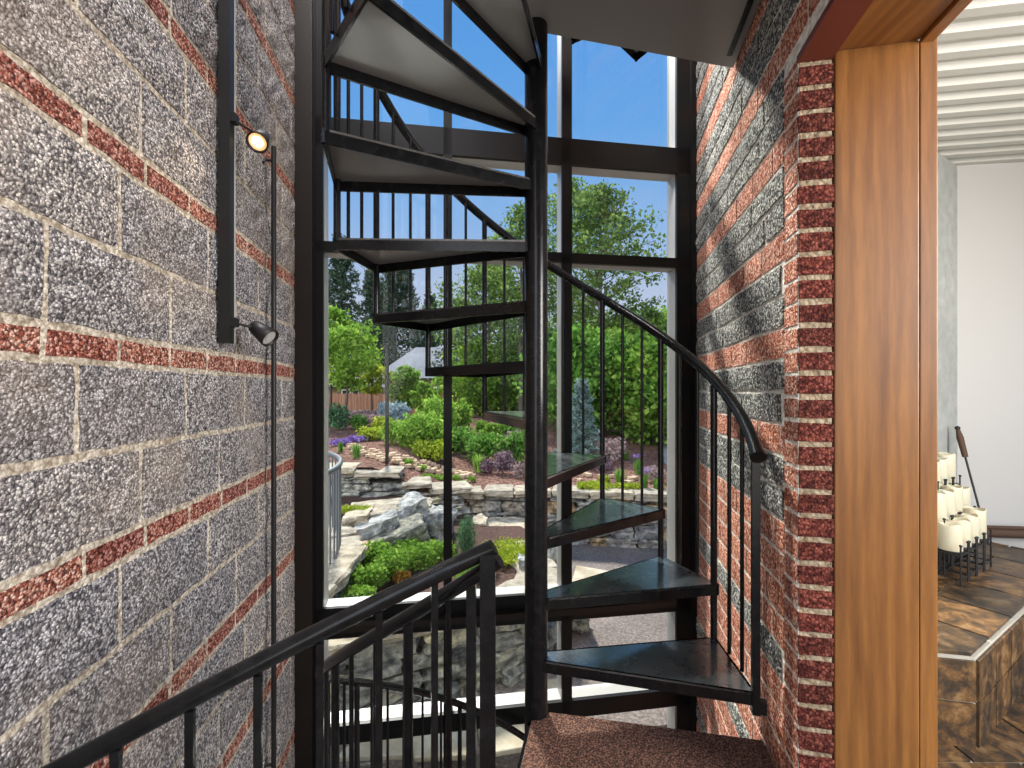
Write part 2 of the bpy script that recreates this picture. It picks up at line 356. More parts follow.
# timber lining of the opening
t=empty('trim_1',JO+JU*.22-Vector((0,0,H)),kind='structure')
b=MB(); b.box(JO+JU*.203+JN*.006+RU*.05+Vector((0,0,-.125)),(.216,.10,2.25),JU,RU); b.build('jamb_board',M['wood'],t,bevel=.004)
b=MB(); b.box(JO+JU*.334+RU*.03+JN*.006+Vector((0,0,-.125)),(.044,.06,2.25),JU,RU); b.build('casing',M['wood'],t,bevel=.003)
b=MB(); b.box(JO+JU*.203-RU*1.25+Vector((0,0,1.05)),(.216,2.5,.10),JU,RU); b.build('header_board',M['woodh'],t,bevel=.004)
b=MB(); b.box(JO+JU*.330-RU*1.25+Vector((0,0,1.045)),(.036,2.5,.11),JU,RU); b.build('header_casing',M['woodh'],t,bevel=.003)
b=MB(); b.box(JO+JU*.044-RU*1.25+Vector((0,0,.99)),(.096,2.5,.02),JU,RU); b.build('lintel',M['rust'],t)

# ------------------------------------------------------------------ window wall
GO=Vector((-1.15,2.38,H)); GU=Vector((.9881,.1537,0)); GN=Vector((-.1537,.9881,0))
win=empty('window_1',GO+GU*1.1-Vector((0,0,H+.0)),kind='structure')
WT=4.1; WB=-2.75; D=.115
def member(name,s0,s1,z0,z1,front=.022):
    b=MB(); c=GO+GU*((s0+s1)/2)+Vector((0,0,(z0+z1)/2))
    b.box(c+GN*front/2,(s1-s0,front,z1-z0),GU,GN,mi=0)
    b.box(c+GN*(front+(D-front)/2+.005),(max(s1-s0-.004,.01),D-front+.01,max(z1-z0-.004,.01)),GU,GN,mi=1)
    return b.build(name,[M['darkframe'],M['alu']],win)
b=MB(); b.box(GO+GU*.046+GN*.05+Vector((0,0,.6)),(.098,.15,7),GU,GN); b.box(GO+GU*.097+GN*.012+Vector((0,0,.6)),(.012,.03,7),GU,GN,mi=1); b.build('column',[M['brownsteel'],M['darkframe']],win)
def sAt(px):
    k=(px-512)/F; Y=2.559/(1-.1556*k); return (k*Y+1.15)/.9881
S=[(.104,sAt(323)),(sAt(443.5),sAt(452)),(sAt(562),sAt(572)),(sAt(677),sAt(690))]
for a,bb in S: member('mullion',a,bb,WB,WT)
TR=[(WT,WT+.15),(1.316,1.466),(.745,.802),(-1.33,-1.165),(-1.90,-1.80),(WB-.1,WB)]
for a,bb in TR: member('transom',S[0][0],S[-1][1],a,bb,.026)
# bronze ledge in front of the landing transom, and dark closing post at the right
b=MB(); b.box(GO+GU*1.12-GN*.02+Vector((0,0,-1.262)),(2.05,.05,.035),GU,GN); b.build('ledge',M['brownsteel'],win)
b=MB(); b.box(GO+GU*(S[-1][1]+.035)+GN*.08+Vector((0,0,.6)),(.05,.16,7),GU,GN); b.build('end_post',M['darkframe'],win)
zs=[(-2.75,-1.9),(-1.80,-1.33),(-1.165,.745),(.802,1.316),(1.466,4.1)]
for i in range(3):
    for z0,z1 in zs:
        b=MB(); s0=S[i][1]; s1=S[i+1][0]
        b.box(GO+GU*((s0+s1)/2)+GN*(D-.012)+Vector((0,0,(z0+z1)/2)),(s1-s0+.01,.006,z1-z0+.01),GU,GN); b.build('glass_pane',M['glass'],win)

# ------------------------------------------------------------------ spiral staircase
CX,CY=.093,1.737; R=.765; RISE=.228; TH0=-16.4; DT=24.8
def pol(r,deg,z=0): a=math.radians(deg); return Vector((CX+r*math.cos(a),CY+r*math.sin(a),z))
st=empty('spiral_staircase',(CX,CY,0),'black steel spiral staircase with open wedge treads around a centre pole','staircase')
b=MB(); b.tube([(CX,CY,-1.9),(CX,CY,5.6)],.0445,32); b.build('center_pole',M['steel'],st)
def pan(mb,poly,top,dep=.044,t=.007,fl=.008):
    n=len(poly); A=sum(poly[i][0]*poly[(i+1)%n][1]-poly[(i+1)%n][0]*poly[i][1] for i in range(n))
    if A<0: poly=poly[::-1]
    mb.prism([(p[0],p[1]) for p in poly],top-t,top,mi=1,mi_top=0)
    for i in range(n):
        p=Vector((poly[i][0],poly[i][1],0)); q=Vector((poly[(i+1)%n][0],poly[(i+1)%n][1],0)); d=(q-p)
        if d.length<.02: continue
        nrm=Vector((-d.y,d.x,0)).normalized()
        mb.box((p+q)/2+nrm*fl/2+Vector((0,0,top-dep/2)),(d.length+.004,fl,dep),d,nrm,mi=2)
def tread(k):
    th=TH0+DT*(k-1); top=RISE*k; w=26.6
    poly=[pol(.045,th-35),pol(R,th),pol(R,th+w),pol(.045,th+w+35)]
    b=MB(); pan(b,poly,top);
    b.build('tread',[M['tread'],M['under'],M['steel']],st)
for k in list(range(1,12))+list(range(-7,0)): tread(k)
def tread2(j):
    th=18+26.4*j; top=RISE*(13+j); b=MB()
    pan(b,[pol(.045,th-35),pol(R,th),pol(R,th+27.5),pol(.045,th+62)],top);
    b.build('tread',[M['tread'],M['under'],M['steel']],st)
for j in range(5): tread2(j)
def wallX(Y,gap=.012): return .592+.1956*Y-gap
# upper landing
b=MB(); far=pol(1,14.5); d=far-pol(0,0)
tt=(.58+.1956*CY-CX)/(d.x-.1956*d.y)
fc=pol(0,0)+d*tt
poly=[pol(.045,256-30),pol(R,256),(-.22,-.6),(wallX(-.6),-.6),(fc.x,fc.y),pol(.045,45)]
b.prism([(p[0],p[1]) for p in poly],RISE*12-.078,RISE*12,mi=1,mi_top=0)
b.box((pol(0,0)+fc)/2+Vector((0,0,RISE*12-.036)),((fc-pol(0,0)).length-.1,.010,.066),(fc-pol(0,0)),mi=2)
b.box(Vector((wallX(.9,.05),.9,RISE*12-.05)),(2.0,.02,.07),RU,RN,mi=2)
b.build('upper_landing',[M['tread'],M['under'],M['steel']],st)
# lower landing plate (carpeted floor lies on it)
far=pol(1,-9); d=far-pol(0,0); tt=(.58+.1956*CY-CX)/(d.x-.1956*d.y); fc0=pol(0,0)+d*tt
poly0=[pol(.045,256-30),pol(R,256),(-.16,.2),(-.25,-1.0),(wallX(-1.0),-1.0),(fc0.x,fc0.y),pol(.045,21)]
b=MB(); pan(b,poly0,-.004,.05,.01,.010); b.build('lower_landing',[M['steel'],M['under'],M['steel']],st)
b=MB(); cpoly=[pol(.05,246),pol(R-.012,257.2),(-.148,.2),(-.238,-1.0),(wallX(-1.0,.012),-1.0),(fc0.x-.01,fc0.y-.012),pol(.055,0)]
b.prism([(p[0],p[1]) for p in cpoly],-.004,.010); tag(b.build('floor',M['carpet']),kind='structure')
# handrail going up
def zr(th): return H-.205+.00919*(th-TH0)
pts=[]
th=TH0-1
while th<=236: pts.append(pol(R,th,zr(th))); th+=3
b=MB(); b.tube(pts,.0215,14); 
b.tube([pts[0]-(pts[1]-pts[0]).normalized()*.012,pts[0]+(pts[1]-pts[0]).normalized()*.006],.026,18)
b.build('handrail',M['steel'],st)
def bal(x,y,z0,z1,r,name='baluster',sq=False,par=st,n=10,m='steel',ux=(1,0,0)):
    b=MB()
    if sq: b.box((x,y,(z0+z1)/2),(2*r,2*r,z1-z0),ux)
    else: b.tube([(x,y,z0),(x,y,z1)],r,n)
    return b.build(name,M[m],par)
for k in range(1,11):
    th=TH0+DT*(k-1)
    for j,(dt,r) in enumerate(((1.2,.0135),(DT/3+1,.0072),(2*DT/3+1,.0072))):
        if k==1 and j==0: continue
        p=pol(R-.012,th+dt)
        bal(p.x,p.y,RISE*k-(.05 if j==0 else .0)-(RISE if (j==0) else 0)+(.04 if j==0 else 0),zr(th+dt)-.012,r)
p=pol(R-.002,TH0+.4); a=math.radians(TH0)
bal(p.x,p.y,RISE-.072,zr(TH0)-.01,.0125,'newel_post',True,ux=(math.cos(a),math.sin(a),0))
b=MB(); b.box((p.x+.012,p.y+.004,RISE-.05),(.045,.03,.04),(math.cos(a),math.sin(a),0)); b.build('foot_bracket',M['steel'],st)
# flight above the landing
def zr2(th): return RISE*12+.95+.0088*(th-18)
pts=[pol(R,th,zr2(th)) for th in range(14,150,4)]
b=MB(); b.tube(pts,.019,12); b.build('handrail',M['steel'],st)
for j in range(5):
    for dt,r in ((1,.0115),(9.5,.0062),(18,.0062)):
        th=18+26.4*j+dt; p=pol(R-.012,th); bal(p.x,p.y,RISE*(13+j)-.03,zr2(th)-.01,r)
# handrail going down
def zd(th): return H-.397-.0092*(258-th)
pts=[pol(R,th,zd(th)) for th in range(261,78,-3)]
b=MB(); b.tube(pts,.0165,14); b.build('handrail',M['steel'],st)
for k in range(-7,0):
    th=TH0+360-DT*3+DT*(k+2)
    for j,(dt,r) in enumerate(((-1,.0115),(DT/3-1,.0062),(2*DT/3-1,.0062))):
        t2=th+dt-DT
        if t2>252 or t2<80: continue
        p=pol(R-.010,t2); bal(p.x,p.y,RISE*k-.25,zd(t2)-.010,r)
# outside guard: from the newel to the left wall
g=empty('guard_railing',(-.05,.97,0),'black metal guard railing sloping down from square post to left block wall','railing')
A=Vector((-.046,.985,H-.345)); Bp=Vector((-.875,.725,H-.69)); 
pts=[A+Vector((.006,.0,.004)),A]+[A.lerp(Bp,i/8)+Vector((0,0,.012*math.sin(PI*i/8))) for i in range(1,9)]
b=MB(); b.tube(pts,.0178,16); b.build('top_rail',M['steel'],g)
off=Vector((0,0,-.98)); b=MB(); b.tube([A+off,Bp+off],.012,8); b.build('bottom_rail',M['steel'],g)
bal(-.052,.972,-.09,H-.352,.0165,'newel_post',True,g)
bal(-.094,1.04,-.55,H-.42,.011,'newel_post',True,st)
for px in (434.5,379,320,258,190,116,60):
    kx=(px-512)/F; dx,dy=Bp.x-A.x,Bp.y-A.y; s=(kx*A.y-A.x)/(dx-kx*dy); q=A+(Bp-A)*s
    bal(q.x,q.y,q.z-.985,q.z-.01,.0068,'baluster',True,g,ux=(dx,dy,0))

# ------------------------------------------------------------------ fixtures on the left wall
tl=empty('track_light',WO+WU*1.565+WN*.01,'black vertical track with two small adjustable spotlights on grey block wall','light')
b=MB(); c=WO+WU*1.565+WN*.032
b.box(c+Vector((0,0,1.8)),(.034,.036,3.27),WU,-WN); b.box(c+WU*.019+WN*.019+Vector((0,0,1.8)),(.004,.004,3.27),WU,-WN,mi=1); b.build('track',[M['iron'],M['alu']],tl)
def cone(mb,a,bb,ra,rb,mi=0,n=24):
    ax=(bb-a); mb.lathe(a,[(0,0),(ra*.85,0),(ra,.004),(rb,ax.length),(rb*.88,ax.length),(rb*.8,ax.length-.012)],n,ax,mi)
def head(z,hx,hz,axis,lit):
    base=c+WN*.02+Vector((0,0,z)); hp=P(hx,hz,1.63)
    b=MB(); b.box(base,(.03,.03,.03),WU,-WN); hd=b.build('lamp_mount',M['iron'],tl)
    axis=Vector(axis).normalized(); a=hp-axis*.042; e=hp+axis*.042
    b=MB(); b.tube([base,hp-axis*.02],.0045,8); b.build('arm',M['iron'],hd)
    b=MB(); cone(b,a,e,.024,.036); h=b.build('lamp_head',M['iron'],tl)
    b=MB(); b.lathe(a,[(.0,.0755),(.029,.0755)],20,axis); b.build('reflector',M['amber' if lit else 'alu'],h)
    b=MB(); b.lathe(a,[(.0,.078),(.016,.078)],16,axis); b.build('lens',M['lens' if lit else 'alu'],h)
    return e,axis
e,ax=head(.94,260,139,(.15,-.75,-.75),True); head(.237,262,332,(.75,-.1,-.55),False)
rd=empty('metal_rod',WO+WU*1.97+WN*.04,'thin black vertical metal rod held off the block wall, right of the track','rod')
b=MB(); c2=WO+WU*1.97+WN*.045; b.tube([c2+Vector((0,0,1.06)),c2+Vector((0,0,-1.9))],.0105,12); b.build('rod',M['iron'],rd)
for z in (1.0,-1.62):
    b=MB(); b.tube([c2+Vector((0,0,z)),c2-WN*.04+Vector((0,0,z))],.006,8); b.tube([c2-WN*.035-WU*.02+Vector((0,0,z-.02)),c2-WN*.035+WU*.02+Vector((0,0,z+.02))],.005,8); b.build('bracket',M['iron'],rd)

# ------------------------------------------------------------------ room through the opening
HZ=H-.925
AC=Vector((2.88,2.91,0)); dW=Vector((1,-.13,0)).normalized(); dA=Vector((-1.75,-1,0)).normalized()
zc=H+1.457
b=MB(); b.hexa([AC,AC+dW*2.5,AC+dW*2.5+Vector((.05,.2,0)),AC+Vector((.05,.2,0)),AC+Vector((0,0,zc)),AC+dW*2.5+Vector((0,0,zc)),AC+dW*2.5+Vector((.05,.2,zc)),AC+Vector((.05,.2,zc))])
tag(b.build('wall_back',M['white']),kind='structure')
b=MB(); e_=AC+dA*1.15; back=Vector((-.1,.3,0))
b.hexa([e_,AC,AC+back,e_+back]+[v+Vector((0,0,zc)) for v in (e_,AC,AC+back,e_+back)])
tag(b.build('wall_corner',M['concrete']),kind='structure')
# corrugated ceiling
b=MB(); dR=Vector((1,-.16,0)).normalized(); dP=Vector((.16,1,0)).normalized(); O=Vector((1.28,1.0,zc)); vs=[];fs=[]
prof=[(0,0),(.045,0),(.06,-.028),(.105,-.028),(.12,0)]
us=[]
for i in range(-4,22):
    for (a,zz) in prof[:-1]: us.append((i*.12+a,zz))
for (u,zz) in us: vs+= [O+dP*u+Vector((0,0,zz+.028)),O+dP*u+dR*3.2+Vector((0,0,zz+.028))]
for i in range(len(us)-1): fs.append((2*i,2*i+1,2*i+3,2*i+2))
b.add(vs,fs); tag(b.build('ceiling',M['deck']),kind='structure')
# hearth
E1=Vector((1.65,1,0)).normalized(); E2=Vector((-E1.y,E1.x,0)); HC=Vector((1.623,1.577,HZ)); DL=Vector((-1,.1956,0)).normalized()
he=empty('hearth',(HC.x,HC.y,0),'raised fireplace hearth clad in brown and grey slate tiles','hearth')
Lc=HC+DL*.42; pb=[HC,HC+E1*1.75,HC+E1*1.75+E2*1.3,AC+dA*.0,AC+dA*1.0,Lc]
b=MB(); b.prism([(p.x,p.y) for p in pb],0,HZ-.012); b.build('core',M['grout'],he)
# top tiles: strips perpendicular to the front edge
def clip(poly,p,n):
    out=[]
    for i in range(len(poly)):
        a,c_=poly[i],poly[(i+1)%len(poly)]; da=(a-p).dot(n); db=(c_-p).dot(n)
        if da>=0: out.append(a)
        if da*db<0: out.append(a+(c_-a)*(da/(da-db)))
    return out
cent=sum(pb,Vector())/len(pb); pbz=[Vector((p.x,p.y,0)) for p in pb]
tb=MB()
for i in range(-2,8):
    for j in range(0,4):
        q0=Vector((HC.x,HC.y,0))+E1*(i*.30+.2)+E2*(j*.45-(.2 if i%2 else 0)); g_=.006
        cell=[q0+E1*g_+E2*g_,q0+E1*(.30-g_)+E2*g_,q0+E1*(.30-g_)+E2*(.45-g_),q0+E1*g_+E2*(.45-g_)]
        for k in range(len(pbz)):
            a,c_=pbz[k],pbz[(k+1)%len(pbz)]; d=c_-a; n_=Vector((-d.y,d.x,0)).normalized()
            if (Vector((cent.x,cent.y,0))-a).dot(n_)<0: n_=-n_
            cell=clip(cell,a+n_*.012,n_)
            if len(cell)<3: break
        if len(cell)>=3: tb.prism([(p.x,p.y) for p in cell],HZ-.014,HZ)
tb.build('top_tiles',M['slate'],he)
tb=MB()
for base,dd,ln,nn in ((HC,E1,1.75,Vector((E1.y,-E1.x,0))),(Lc,-DL,.42,Vector((-RU.x,-RU.y,0)))):
    x=0; w=.20 if dd is E1 else .21
    while x<ln-.01:
        for z0,z1 in ((.004,.155),(.163,HZ-.02)):
            a=min(x+w,ln); c_=Vector((base.x,base.y,0))+dd*((x+a)/2)+nn*.004; tb.box(c_+Vector((0,0,(z0+z1)/2)),(a-x-.008,.012,z1-z0),dd,nn)
        x+=w
tb.build('face_tiles',M['slate'],he)
b=MB(); 
b.prism([(1.235,.9),(4.8,.9),(5.2,4),(1.6,4)],-.06,-.006,mi=1)
for i in range(12):
    for j in range(9):
        x=1.25+i*.31+(.15 if j%2 else 0); y=.9+j*.31; b.box((x+.15,y+.15,-.004),(.298,.298,.014),E1.normalized() if 0 else (1,0,0),mi=0)
tag(b.build('floor',[M['slate'],M['grout']]),kind='structure')
b=MB(); p0=AC+dW*.02+Vector((0,-.05,HZ+.03)); b.tube([p0,p0+dW*2.2],.028,10); b.tube([p0+Vector((0,.0,.035)),p0+dW*2.2+Vector((0,0,.035))],.012,8)
tag(b.build('baseboard_back',M['logwood']),kind='structure')

# candle rack: three tiers of four, running along E1
RK=Vector((2.14,2.20,HZ)); pit=.122; tier=[.155,.25,.40]; TO=Vector((.03,.112,0))
rk=empty('candle_rack',RK,'tiered black wrought iron candle rack standing on slate hearth','candle stand')
b=MB(); th_=.004
cands=[]
for ti,tz_ in enumerate(tier):
    for ci in range(0,4):
        cc=RK+E1*(ci*pit)+TO*ti; cands.append((ti,ci,cc+Vector((0,0,tz_))))
        hw=.052
        cr=[cc+E1*(sx*hw)+E2*(sy*hw) for sx,sy in((-1,-1),(1,-1),(1,1),(-1,1))]
        for p in cr:
            b.tube([p+Vector((0,0,0)),p+Vector((0,0,tz_+.035))],th_,6); b.lathe(p+Vector((0,0,tz_+.035)),[(0,.007),(.006,.005),(.007,0),(.005,-.004),(0,-.005)],8)
        for zz in (.03,tz_-.012):
            for i in range(4): b.tube([cr[i]+Vector((0,0,zz)),cr[(i+1)%4]+Vector((0,0,zz))],th_*.9,5)
b.build('frame',M['iron'],rk)
for ti in range(3):
    b=MB()
    for (t2,ci,p) in cands:
        if t2==ti: b.lathe(p+Vector((0,0,-.009)),[(0,0),(.05,0),(.052,.006),(0,.006)],16)
    b.build('tray',M['iron'],rk)
rn=['front','middle','top']; pos=['leftmost','second','third','rightmost']
for ti,ci,p in cands:
    hgt=.135+.02*min(ti,1)+random.uniform(-.01,.015); r=.047
    cd=empty('pillar_candle',p,'ivory pillar candle with a melted hollow top, %s on the %s tier of the rack'%(pos[ci],rn[ti]),'candle','pillar candles on the iron rack')
    b=MB(); b.lathe(p+Vector((0,0,-.002)),[(0,0),(r*.98,0),(r,.004),(r*1.0,hgt*.6),(r*.99,hgt-.004),(r*.94,hgt+.001),(r*.86,hgt-.004),(r*.8,hgt-.016),(r*.3,hgt-.02),(0,hgt-.02)],24)
    vs=[]
    for v in b.v:
        vz=v[2]; fct=max(0,(vz-p.z)/hgt-.6); vs.append((v[0],v[1],vz+fct*.013*math.sin(3*math.atan2(v[1]-p.y,v[0]-p.x)+ti+ci)))
    b.v=vs; b.build('wax',M['wax'],cd)
    b=MB(); b.tube([p+Vector((0,0,hgt-.022)),p+Vector((.001,0,hgt-.008))],.0012,5); b.build('wick',M['iron'],cd)
pk=empty('fireplace_poker',P(985,520,2.75),'thin black fireplace poker with brown handle leaning against white wall','poker')
a,c_=P(957.5,428,2.78),P(989,545,2.62); a2=a.lerp(c_,.012); h2=a.lerp(c_,.26)
b=MB(); b.tube([h2,c_],.0055,8); b.build('shaft',M['iron'],pk)
b=MB(); b.tube([a2,a2.lerp(h2,.3),h2],[.010,.017,.014],12); b.build('handle',M['logwood'],pk)
b=MB(); b.lathe(a,[(0,-.014),(.012,-.008),(.014,0),(.012,.008),(0,.014)],12); b.build('end_knob',M['iron'],pk)

# ------------------------------------------------------------------ garden
def sm(t): t=max(0,min(1,t)); return t*t*(3-2*t)
def wallY(X): return 6.5+.05*X
def tz(X,Y):
    zb=-1.05+(-1.47+1.05)*sm((X+2.0)/1.2)
    z=zb+(-.95-zb)*sm((Y-6.5)/8)-.25*sm((Y-15)/6)
    if X>1.5: z-= .25*sm((X-1.5)/2)*sm((Y-7)/3)
    return z+.03*noise.noise(Vector((X*.8,Y*.8,0)))
def gp(px,py,zo=0):
    """point of the garden bed seen at a pixel"""
    k=(px-512)/F; m=(391-py)/F; Y=6.6
    while Y<30:
        if m*Y<=tz(k*Y,Y)+zo: pass
        else: return Vector((k*Y,Y,tz(k*Y,Y)+H))
        Y+=.03
    return Vector((k*Y,Y,tz(k*Y,Y)+H))
def gp2(px,py):
    k=(px-512)/F; m=(391-py)/F; best=None; Y=6.6
    pv=m*Y-tz(k*Y,Y)
    if pv<0: return Vector((k*6.62,6.62,tz(k*6.62,6.62)+H))
    while Y<34:
        Y+=.03; v=m*Y-tz(k*Y,Y)
        if v<=0: break
    return Vector((k*Y,Y,tz(k*Y,Y)+H))
gp=gp2
# courtyard floor outside
b=MB(); b.prism([(-6,2.62),(-1.0,2.62),(1.2,3.0),(7,3.9),(7,7.2),(-6,7.2)],H-2.4,H-2.2)
tag(b.build('courtyard_ground',M['gravel']),kind='structure')
# planted beds behind the wall
vs=[];fs=[];nx,ny=60,60
b=MB()
for j in range(ny+1):
    Y0=6.55+ (j/ny)**1.8*60
    for i in range(nx+1):
        X=-(5+Y0*.9)+ (10+Y0*1.9)*i/nx; Y=Y0-(.4*sm((-.7-X)/.5) if j==0 else 0); vs.append((X,Y,tz(X,Y)+H))
for j in range(ny):
    for i in range(nx): a=j*(nx+1)+i; fs.append((a,a+1,a+nx+2,a+nx+1))
b.add(vs,fs,0,True); tag(b.build('garden_bed',M['mulch']),kind='structure')
b=MB(); b.prism([(-60,24),(60,24),(60,80),(-60,80)],H-1.6,H-1.12); tag(b.build('far_lawn',M['lawn']),kind='structure')
# grey path curving at the right
b=MB(); vs=[];fs=[]
for j in range(25):
    Y=7.6+j*.35; cx=3.45+ (Y-8)*.22+ (Y-8)**2*.02; w=.55+(Y-8)*.05
    for s in(-1,1): X=cx+s*w; vs.append((X,Y,tz(X,Y)+H+.03))
for j in range(24): fs.append((2*j,2*j+1,2*j+3,2*j+2))
b.add(vs,fs); tag(b.build('garden_path',M['asphalt']),kind='structure')
# dry stone walls
def stonewall(name,pts,ztop,zbot,course,label,depth=.35,m='stone',capl=.5,seed=1,wl_=(.22,.55),capthick=.09):
    random.seed(seed); pts=[Vector((x,y,0)) for x,y in pts]; seg=[(pts[i+1]-pts[i]).length for i in range(len(pts)-1)]; L_=sum(seg)
    def at(s):
        s=max(0,min(L_-1e-4,s))
        for i,l in enumerate(seg):
            if s<=l: d=(pts[i+1]-pts[i]).normalized(); return pts[i]+d*s,d
            s-=l
        d=(pts[-1]-pts[-2]).normalized(); return pts[-1],d
    zt=ztop if callable(ztop) else (lambda s:ztop)
    root=empty(name,Vector((*at(L_/2)[0].xy,H+zbot)),label,'stone wall')
    b=MB(); n=0
    z=zbot; ci=0
    mx=max(zt(0),zt(L_/2),zt(L_))
    while z<mx-capthick*.6:
        h=course*random.uniform(.8,1.2); s=-random.uniform(0,.2)
        while s<L_:
            w=random.uniform(*wl_); p,d=at(s+w/2); top=zt(min(max(s+w/2,0),L_))-capthick
            hh=min(h,top-z)
            if hh>.03:
                nrm=Vector((-d.y,d.x,0)); c=p+nrm*(depth/2+random.uniform(-.02,.025)+(z-zbot)*.08)
                b.stone((c.x,c.y,H+z+hh/2+random.uniform(-.004,.004)),(w*.97,depth*1.1,hh*.97),math.atan2(d.y,d.x)+jit(.12),n+seed*31,.09,n=5,tilt=jit(.06),rnd=.7); n+=1
            s+=w
        z+=h
    # dark backing
    for i in range(len(pts)-1):
        a,c_=pts[i],pts[i+1]; d=(c_-a).normalized(); nrm=Vector((-d.y,d.x,0)); t0=min(zt(0),zt(L_))-capthick-.03
        b.hexa([Vector((q.x,q.y,H+zz)) for zz in(zbot,t0) for q in(a+nrm*.12,c_+nrm*.12,c_+nrm*.4,a+nrm*.4)],1)
    b.build('stonework',[M[m],M['soil']],root)
    s=0; b=MB()
    while s<L_:
        w=random.uniform(capl*.7,capl*1.3); p,d=at(s+w/2); nrm=Vector((-d.y,d.x,0)); c=p+nrm*(depth*.5)
        b.stone((c.x,c.y,H+zt(min(s+w/2,L_))-capthick/2+jit(.008)),(w*.98,depth*1.25,capthick*1.1),math.atan2(d.y,d.x)+jit(.06),n,.05,n=4,tilt=jit(.03)); n+=1; s+=w
    b.build('capstones',M['cap'],root)
    return root
random.seed(5)
stonewall('stone_wall',[(-1.75,6.05),(-1.05,6.35),(-.3,6.5),(.8,6.48),(1.9,6.3),(3.4,6.1)],-1.44,-2.22,.15,'long dry stone retaining wall with pale capstones across the mulch bed',.35,'stone',.55,3)
stonewall('stone_wall',[(-3.6,5.9),(-2.3,6.0),(-1.35,6.1),(-.85,6.2)],lambda s:(-1.03 if s<1.6 else -1.09 if s<2.0 else -1.16 if s<2.2 else -1.24 if s<2.4 else -1.33),-1.75,.095,'stepped upper dry stone wall of flat pale slabs at far left of garden',.4,'oldstone',.5,4,(.3,.7),.07)
stonewall('stone_wall',[(-1.35,2.80),(-.5,3.17),(.09,3.47),(.33,3.7),(.40,4.1),(.28,4.7)],-1.62,-2.22,.135,'near dark grey dry stone wall just outside the lower window panes',.3,'oldstone',.45,8,(.25,.6),.07)
# curved coping on the left, with its railing
cp=[(-1.37,2.95),(-1.34,3.15),(-1.34,3.5),(-1.36,3.9),(-1.50,4.35),(-1.76,4.75),(-2.1,5.1),(-2.5,5.35)]
stonewall('curved_wall',cp,-1.42,-2.22,.14,'curved low wall with smooth buff coping beside the left window edge',.32,'darkstone',.42,9,(.25,.5),.08)
rl=empty('outdoor_railing',(-1.5,3.6,H-1.42),'curved grey metal railing on buff coping outside left window','railing')
rp=[Vector((x-.13-.06*i/7,y,H-.66)) for i,(x,y) in enumerate([(-1.15,2.8)]+cp[1:])]
fine=[]
for i in range(len(rp)-1):
    for k in range(4): 
        p0=rp[max(i-1,0)];p1=rp[i];p2=rp[i+1];p3=rp[min(i+2,len(rp)-1)];t=k/4
        fine.append(.5*((2*p1)+(p2-p0)*t+(2*p0-5*p1+4*p2-p3)*t*t+(3*p1-p0-3*p2+p3)*t**3))
b=MB(); b.tube(fine,.024,10); b.build('top_rail',M['outrail'],rl)
for i,p in enumerate(fine[::1]): bal(p.x,p.y,H-1.43,p.z,.008,'baluster',False,rl,6,'outrail')
# soil of the two small terraces
b=MB(); b.prism([(-1.3,3.15),(-.45,3.45),(.05,3.72),(.4,4.1),(.45,4.9),(.1,5.6),(-1.4,5.6),(-1.35,4.3)],H-2.2,H-1.68); tag(b.build('near_bed',M['soil']),kind='structure')
b=MB(); b.prism([(-3.4,4.9),(-1.95,5.2),(-1.3,5.15),(-1.0,5.6),(-1.1,6.2),(-3.4,6.1)],H-2.2,H-1.42); tag(b.build('upper_bed',M['soil']),kind='structure')
def pxs(x0,x1,Y): return abs(x1-x0)*Y/F
def boulder(name,x0,y0,x1,y1,Y,dep,label,m='stone',seed=0,rz=0,tilt=0,group=None,rnd=.85):
    c=P((x0+x1)/2,(y0+y1)/2,Y); w=pxs(x0,x1,Y); h=pxs(y0,y1,Y)
    b=MB(); b.stone(c+Vector((0,dep/2,0)),(w,dep,h),rz,seed,.10,n=9,tilt=tilt,rnd=rnd)
    return tag(b.build(name,M[m]),label,'rock',group)
boulder('boulder',341,517,366,534,4.75,.4,'tan block at left end of the boulder row beside coping','cap',11,.1,-.15)
boulder('boulder',359,512,392,527,4.9,.45,'flat pale slab lying behind the tan block, under mossy patch','cap',12,.15,-.12)
boulder('boulder',351,523,394,547,4.6,.45,'long rugged grey boulder slanting above the green groundcover','grey',13,.3,-.28)
boulder('boulder',391,505,423,534,5.0,.5,'large light grey boulder tilted beneath the big flat slab','grey',14,.3,-.3)
boulder('boulder',371,533,421,556,4.45,.4,'dark grey wedge boulder lowest in the row above green leaves','darkstone',15,.3,-.3)
boulder('boulder',419,514,447,546,4.95,.5,'rough blocky grey boulder with pale top right of the tilted ones','grey',16,-.1,0)
boulder('boulder',345,508,421,522,5.2,.42,'big flat cream slab on top of the boulders','cap',17,.1,-.06)
boulder('boulder',355,548,368,560,4.2,.2,'small rusty brown stone beside coping and groundcover','tanrock',18)
boulder('boulder',472,524,486,541,5.6,.4,'tan flat step stone right of the dwarf conifer','cap',19)
boulder('boulder',488,528,528,540,5.9,.5,'wide pale slab at foot of the long stone wall','cap',20)
boulder('boulder',519,560,530,570,4.1,.15,'grey rounded stone at right end of the yellow green mat','grey',21)
boulder('boulder',573,619,590,634,4.0,.3,'lone grey stone on brown gravel right of the pole','darkstone',23)
boulder('boulder',547,548,560,585,4.4,.3,'upright grey stone just right of staircase pole','grey',24)
